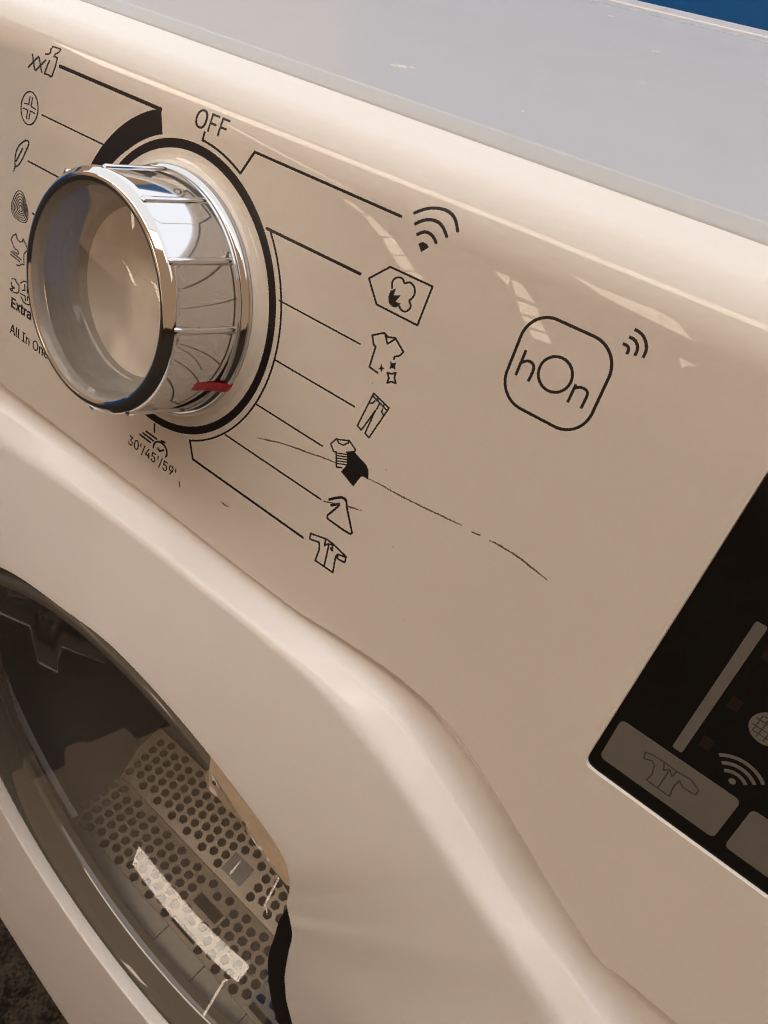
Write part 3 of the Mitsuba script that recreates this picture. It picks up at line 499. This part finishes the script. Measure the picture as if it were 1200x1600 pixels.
# ------------------------------------------------------------------ machine body behind door and panel
CX, CZ = .15, -6.78
shell = box(-7.1, -18.6, 7.1, -1.2).difference(Point(CX, CZ).buffer(4.7, quad_segs=48))
m = slab(shell, 0, .1); v = np.array(m.vertices)
m.vertices = world(np.stack([v[:, 0], v[:, 2] + .05, v[:, 1]], 1)); m.invert()
add(W + '__body_front', m, 'door_plastic')
for s in (-1, 1):
    sh = [(s * 7.1, .05, -18.6), (s * 7.1, back, -18.6), (s * 7.1, back, z0), (s * 7.1, .05, z0)]
    add(W + '__side_panel', (world(np.array(sh)), np.array([[0, 1, 2], [0, 2, 3]])), 'door_plastic')

# ------------------------------------------------------------------ door
DOOR = W + '__door'
phi = np.linspace(0, 2 * math.pi, 721)[:-1]
def closed_curve(pts):
    """(X, W, Z) points round the centre -> radius and depth by angle, smooth and periodic."""
    p = np.array(pts, float)
    a = np.arctan2(p[:, 2] - CZ, p[:, 0] - CX) % (2 * math.pi)
    r = np.hypot(p[:, 0] - CX, p[:, 2] - CZ)
    o = np.argsort(a); a, r, w = a[o], r[o], p[o, 1]
    a3, r3, w3 = np.concatenate([a - 2 * math.pi, a, a + 2 * math.pi]), np.tile(r, 3), np.tile(w, 3)
    return PchipInterpolator(a3, r3)(phi), PchipInterpolator(a3, w3)(phi)
rest = [(5.7, .9, -3.5), (6.4, 1.0, -5.0), (6.6, 1.08, -6.9), (6.3, 1.2, -9.5), (5.2, 1.35, -12.0), (3.2, 1.47, -13.9), (.6, 1.5, -14.85), (-1.5, 1.5, -14.46), (-2.5, 1.5, -13.88), (-3.4, 1.5, -13.21),
        (-5.2, 1.4, -11.4), (-6.3, 1.2, -9.0), (-6.6, 1.0, -6.6), (-6.2, .85, -4.2), (-5.0, .72, -2.6), (-3.4, .68, -2.05)]
face_r, face_w = closed_curve([(-1.79, .58, -2.02), (-.85, .58, -1.89), (-.04, .58, -1.81), (.77, .58, -1.765), (1.48, .58, -1.74), (2.12, .58, -1.76), (2.88, .60, -1.97), (3.52, .64, -2.29), (4.14, .68, -2.60), (4.56, .71, -2.85)] + rest)
rest2 = [(CX + (p[0] - CX) * 1.03, p[1] - .2, CZ + (p[2] - CZ) * 1.03) for p in rest]
crest_r, crest_w = closed_curve([(-2.1, .38, -1.84), (-1.05, .38, -1.77), (-.13, .38, -1.735), (.83, .38, -1.72), (1.67, .38, -1.71), (2.23, .38, -1.69), (2.76, .38, -1.76), (3.28, .41, -2.01), (3.93, .46, -2.39), (4.52, .51, -2.62), (4.8, .54, -2.73)] + rest2)
edge = [(-1.51, .93, -3.18), (-.5, .92, -2.92), (.36, .92, -2.775), (1.26, .92, -2.91), (2.0, .93, -3.14), (2.33, .93, -3.30), (2.47, .935, -3.42), (2.54, .94, -3.62), (2.56, .94, -3.78), (2.555, .95, -3.98),
        (2.59, .95, -4.10), (2.65, .96, -4.22), (2.675, .96, -4.36), (2.68, .97, -4.75), (2.71, .98, -5.28), (2.80, .99, -5.66), (2.93, 1.0, -6.0), (3.2, 1.02, -6.6), (3.35, 1.04, -7.4), (3.2, 1.06, -8.4)]
edge += [(CX + 3.99 * math.cos(a), 1.08 + .03 * -math.sin(a), CZ + 3.99 * math.sin(a)) for a in np.radians(np.arange(-42, -211, -8))]
open_r, open_w = closed_curve(edge)
open_r = np.convolve(np.tile(open_r, 3), np.ones(5) / 5, 'same')[720:1440]
rows = [(crest_r + .45, crest_w - .62), (crest_r + .06, crest_w - .60), (crest_r + .03, crest_w - .35), (crest_r + .012, crest_w - .15)]
ar, aw, br, bw = crest_r, crest_w, face_r + .010, face_w + .006     # gutter under the panel, then a shoulder out to the corner, then the face
for t in np.linspace(0, .6, 4):
    rows.append((ar * (1 - t) + br * t, aw * (1 - t) + bw * t))
for t in np.linspace(0, 1, 10):                      # round the corner on to the face
    a = np.array([(1 - t) ** 2, 2 * t * (1 - t), t * t])
    rows.append((a[0] * (.30 * ar + .70 * br) + a[1] * br + a[2] * (.95 * face_r + .05 * open_r), a[0] * (.30 * aw + .70 * bw) + a[1] * bw + a[2] * (.95 * face_w + .05 * open_w + .006)))
for t in np.linspace(.05, 1, 12)[1:]:
    rows.append((face_r * (1 - t) + open_r * t, face_w * (1 - t) + open_w * t + .006 + .012 * np.sin(math.pi * (t - .05) / .95)))
for dr2, dw in ((.010, .0), (.020, -.008), (.026, -.022), (.028, -.10), (.028, -.32)):
    rows.append((open_r - dr2, open_w + dw))
P = np.stack([np.stack([CX + r * np.cos(phi), w, CZ + r * np.sin(phi)], -1) for r, w in rows], 1)
add(DOOR, grid(world(P), close_u=True), 'door_plastic', smooth=50)

# glass rim and the bowl that dips into the drum
def round_door(profile, key, m, a0=0, a1=2 * math.pi, n=360, smooth=True, label=None):
    pr = np.array(profile, float); close = a1 - a0 > 6.28
    t = np.linspace(a0, a1, n, endpoint=not close)
    P = np.stack([np.stack([CX + r * np.cos(t), w + .03 * (1 - np.sin(t)) * 1.5, CZ + r * np.sin(t)], -1) for r, w in pr], 1)
    return add(key, grid(world(P), close_u=close), m, smooth=smooth, label=label)
round_door(rounded([(3.93, .60), (3.93, .80), (3.89, .87), (3.855, .76), (3.81, .80), (3.76, .885), (3.66, .885), (3.585, .80), (3.475, .55), (3.46, .4)], .06, 6), DOOR + '__glass_rim', 'rim_glass', smooth=40)
round_door(rounded([(3.474, .57), (3.17, .10), (3.055, -.20), (2.75, -.78), (2.28, -1.36), (1.8, -1.65), (.01, -1.75)], .05, 8), DOOR + '__glass_bowl', 'clear_glass')
hb = np.array([(2.57, -4.02), (2.52, -4.24), (2.485, -4.52), (2.47, -4.8), (2.445, -5.1), (2.44, -5.33), (2.47, -5.65), (2.55, -6.1), (2.71, -6.48), (2.93, -6.48), (2.865, -6.0), (2.80, -5.66), (2.72, -5.28), (2.69, -4.75), (2.685, -4.36), (2.66, -4.2), (2.605, -4.08)])
hb = PchipInterpolator(np.arange(len(hb)), hb)(np.linspace(0, 8, 60)).tolist() + hb[9:].tolist()
m = slab(Polygon(hb).buffer(0), .78, .934); v = np.array(m.vertices)
m.vertices = world(np.stack([v[:, 0], v[:, 2], v[:, 1]], 1)); m.invert()
add(DOOR + '__handle', m, 'black_gloss', label='black recessed door handle at the edge of the glass')

# cream slab standing for the bright reflection at the glass rim's upper right
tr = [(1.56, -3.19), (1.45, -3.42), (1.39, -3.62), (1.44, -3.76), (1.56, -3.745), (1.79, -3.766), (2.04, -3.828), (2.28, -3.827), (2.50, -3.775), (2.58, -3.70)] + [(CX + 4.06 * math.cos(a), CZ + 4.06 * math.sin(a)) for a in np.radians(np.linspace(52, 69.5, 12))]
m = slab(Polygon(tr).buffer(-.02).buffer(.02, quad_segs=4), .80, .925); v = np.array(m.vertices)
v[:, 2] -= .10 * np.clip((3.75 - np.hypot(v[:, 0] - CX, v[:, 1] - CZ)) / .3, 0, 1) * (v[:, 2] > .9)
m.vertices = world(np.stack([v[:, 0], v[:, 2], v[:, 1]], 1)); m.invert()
add(DOOR + '__rim_reflection', m, 'reflection_cream')
for hx, hz in ((1.62, -3.33), (1.98, -3.50)):  # small dark dots within the built reflection
    m = slab(Point(hx, hz).buffer(.022), .92, .929); v = np.array(m.vertices)
    m.vertices = world(np.stack([v[:, 0], v[:, 2], v[:, 1]], 1)); m.invert()
    add(DOOR + '__rim_reflection__dark_dot', m, 'scratch_dark')

# ------------------------------------------------------------------ inside of the machine
GZ = -10.5
def flatbox(x0, x1, w1, w2, zt_, th, key, m, r=.03):
    g = box(x0, w1, x1, w2).buffer(-r).buffer(r, quad_segs=3)
    mm = slab(g, -th, 0); v = np.array(mm.vertices); mm.vertices = world(np.stack([v[:, 0], v[:, 1], zt_ + v[:, 2]], 1))
    return add(key, mm, m)
GASK = W + '__door_seal'
xs = [-3.02, -.19, .66, 1.6, 3.4]
for a, b in zip(xs, xs[1:]):
    flatbox(a + .008, b - .008, .125, .62, GZ, .3, GASK, 'rubber', .015)
DRUM = W + '__drum'
# perforated sheet and its reflected double: real hexagonal holes
def hexa(x, y, r):
    a = np.radians(np.arange(0, 360, 60)); return Polygon(np.c_[x + r * np.cos(a), y + r * np.sin(a)])
def lattice(x0, x1, y0, y1, skip):
    out = []
    for i in range(-40, 60):
        x = -2.79 + .2 * i
        if not x0 < x < x1:
            continue
        for j in range(-30, 30):
            y = .04 - .09 * (i % 2) - .18 * j
            if y0 < y < y1 and not any(s.buffer(.085).contains(Point(x, y)) for s in skip):
                out.append(hexa(x, y, .084))
    return out
slots = [box(-.24, -.05, .31, .06), box(-.22, -.56, .32, -.36), box(1.55, -.05, 2.1, .06), box(1.5, -.56, 2.05, -.36)]
sheet1 = box(-3.03, -.885, 3.6, .120).difference(unary_union(lattice(-2.9, 3.5, -.84, .085, slots) + [s.buffer(-.02).buffer(.02) for s in slots]))
mm = slab(sheet1, -.04, 0); v = np.array(mm.vertices); mm.vertices = world(np.stack([v[:, 0], v[:, 1], GZ + v[:, 2]], 1))
add(DRUM + '__perforated_sheet', mm, 'perforated_steel', label='perforated sheet with hexagonal holes seen through the door glass')
for s in slots:
    fr = s.buffer(.05).difference(s.buffer(-.0))
    mm = slab(fr, 0, .02); v = np.array(mm.vertices); mm.vertices = world(np.stack([v[:, 0], v[:, 1], GZ + v[:, 2]], 1))
    add(DRUM + '__slot_frame', mm, 'perforated_steel')
patch = box(-.28, -1.36, .16, -1.02)
sheet2 = box(-3.03, -1.95, 3.6, -.895).difference(unary_union(lattice(-2.9, 3.5, -1.9, -.95, [patch])))  # mirror image of the sheet in the glass, built as a tilted second sheet
mm = slab(sheet2, -.04, 0); v = np.array(mm.vertices)
mm.vertices = world(np.stack([v[:, 0], -.895 + (v[:, 1] + .895) * .95, GZ + v[:, 2] - (v[:, 1] + .895) * .25], 1))
add(DRUM + '__perforated_sheet', mm, 'perforated_steel')
mm = slab(patch, .004, .02); v = np.array(mm.vertices)
mm.vertices = world(np.stack([v[:, 0], -.895 + (v[:, 1] + .895) * .95, GZ + v[:, 2] - (v[:, 1] + .895) * .25], 1))
add(DRUM + '__reflected_patch', mm, 'drum_steel')  # blank patch of the mirror image
# smooth lifter beside the perforated sheet, then ribs up the drum wall
def rib_sheet(x0, x1, key, bulge):
    xs_ = np.linspace(x0, x1, 16); wv = np.linspace(.12, -5.5, 24)
    X_, W_ = np.meshgrid(xs_, wv, indexing='ij')
    Z_ = GZ + bulge * np.sin((X_ - x0) / (x1 - x0) * math.pi) ** .7 + (np.clip(-W_ - .9, 0, None)) * .22
    add(key, grid(world(np.stack([X_, W_, Z_], -1))), 'drum_steel', smooth=True)
rib_sheet(-4.9, -3.05, DRUM + '__lifter', .06)
t = np.linspace(0, 2 * math.pi, 240, endpoint=False)
def wall_radius(w):
    return 4.75 + np.clip((-w - .6) / 2.2, 0, 1) * (.16 * np.cos(11 * t) + .05 * np.cos(23 * t))
P = np.stack([np.stack([CX + wall_radius(w) * s * np.cos(t), np.full(len(t), w), CZ + wall_radius(w) * s * np.sin(t)], -1)
              for w, s in [(w, 1) for w in np.linspace(.14, -5.8, 14)] + [(-6.0, .96), (-6.0, .5), (-6.0, .001)]], 1)
add(DRUM + '__drum_wall', grid(world(P), close_u=True), 'tub_dark', smooth=40)
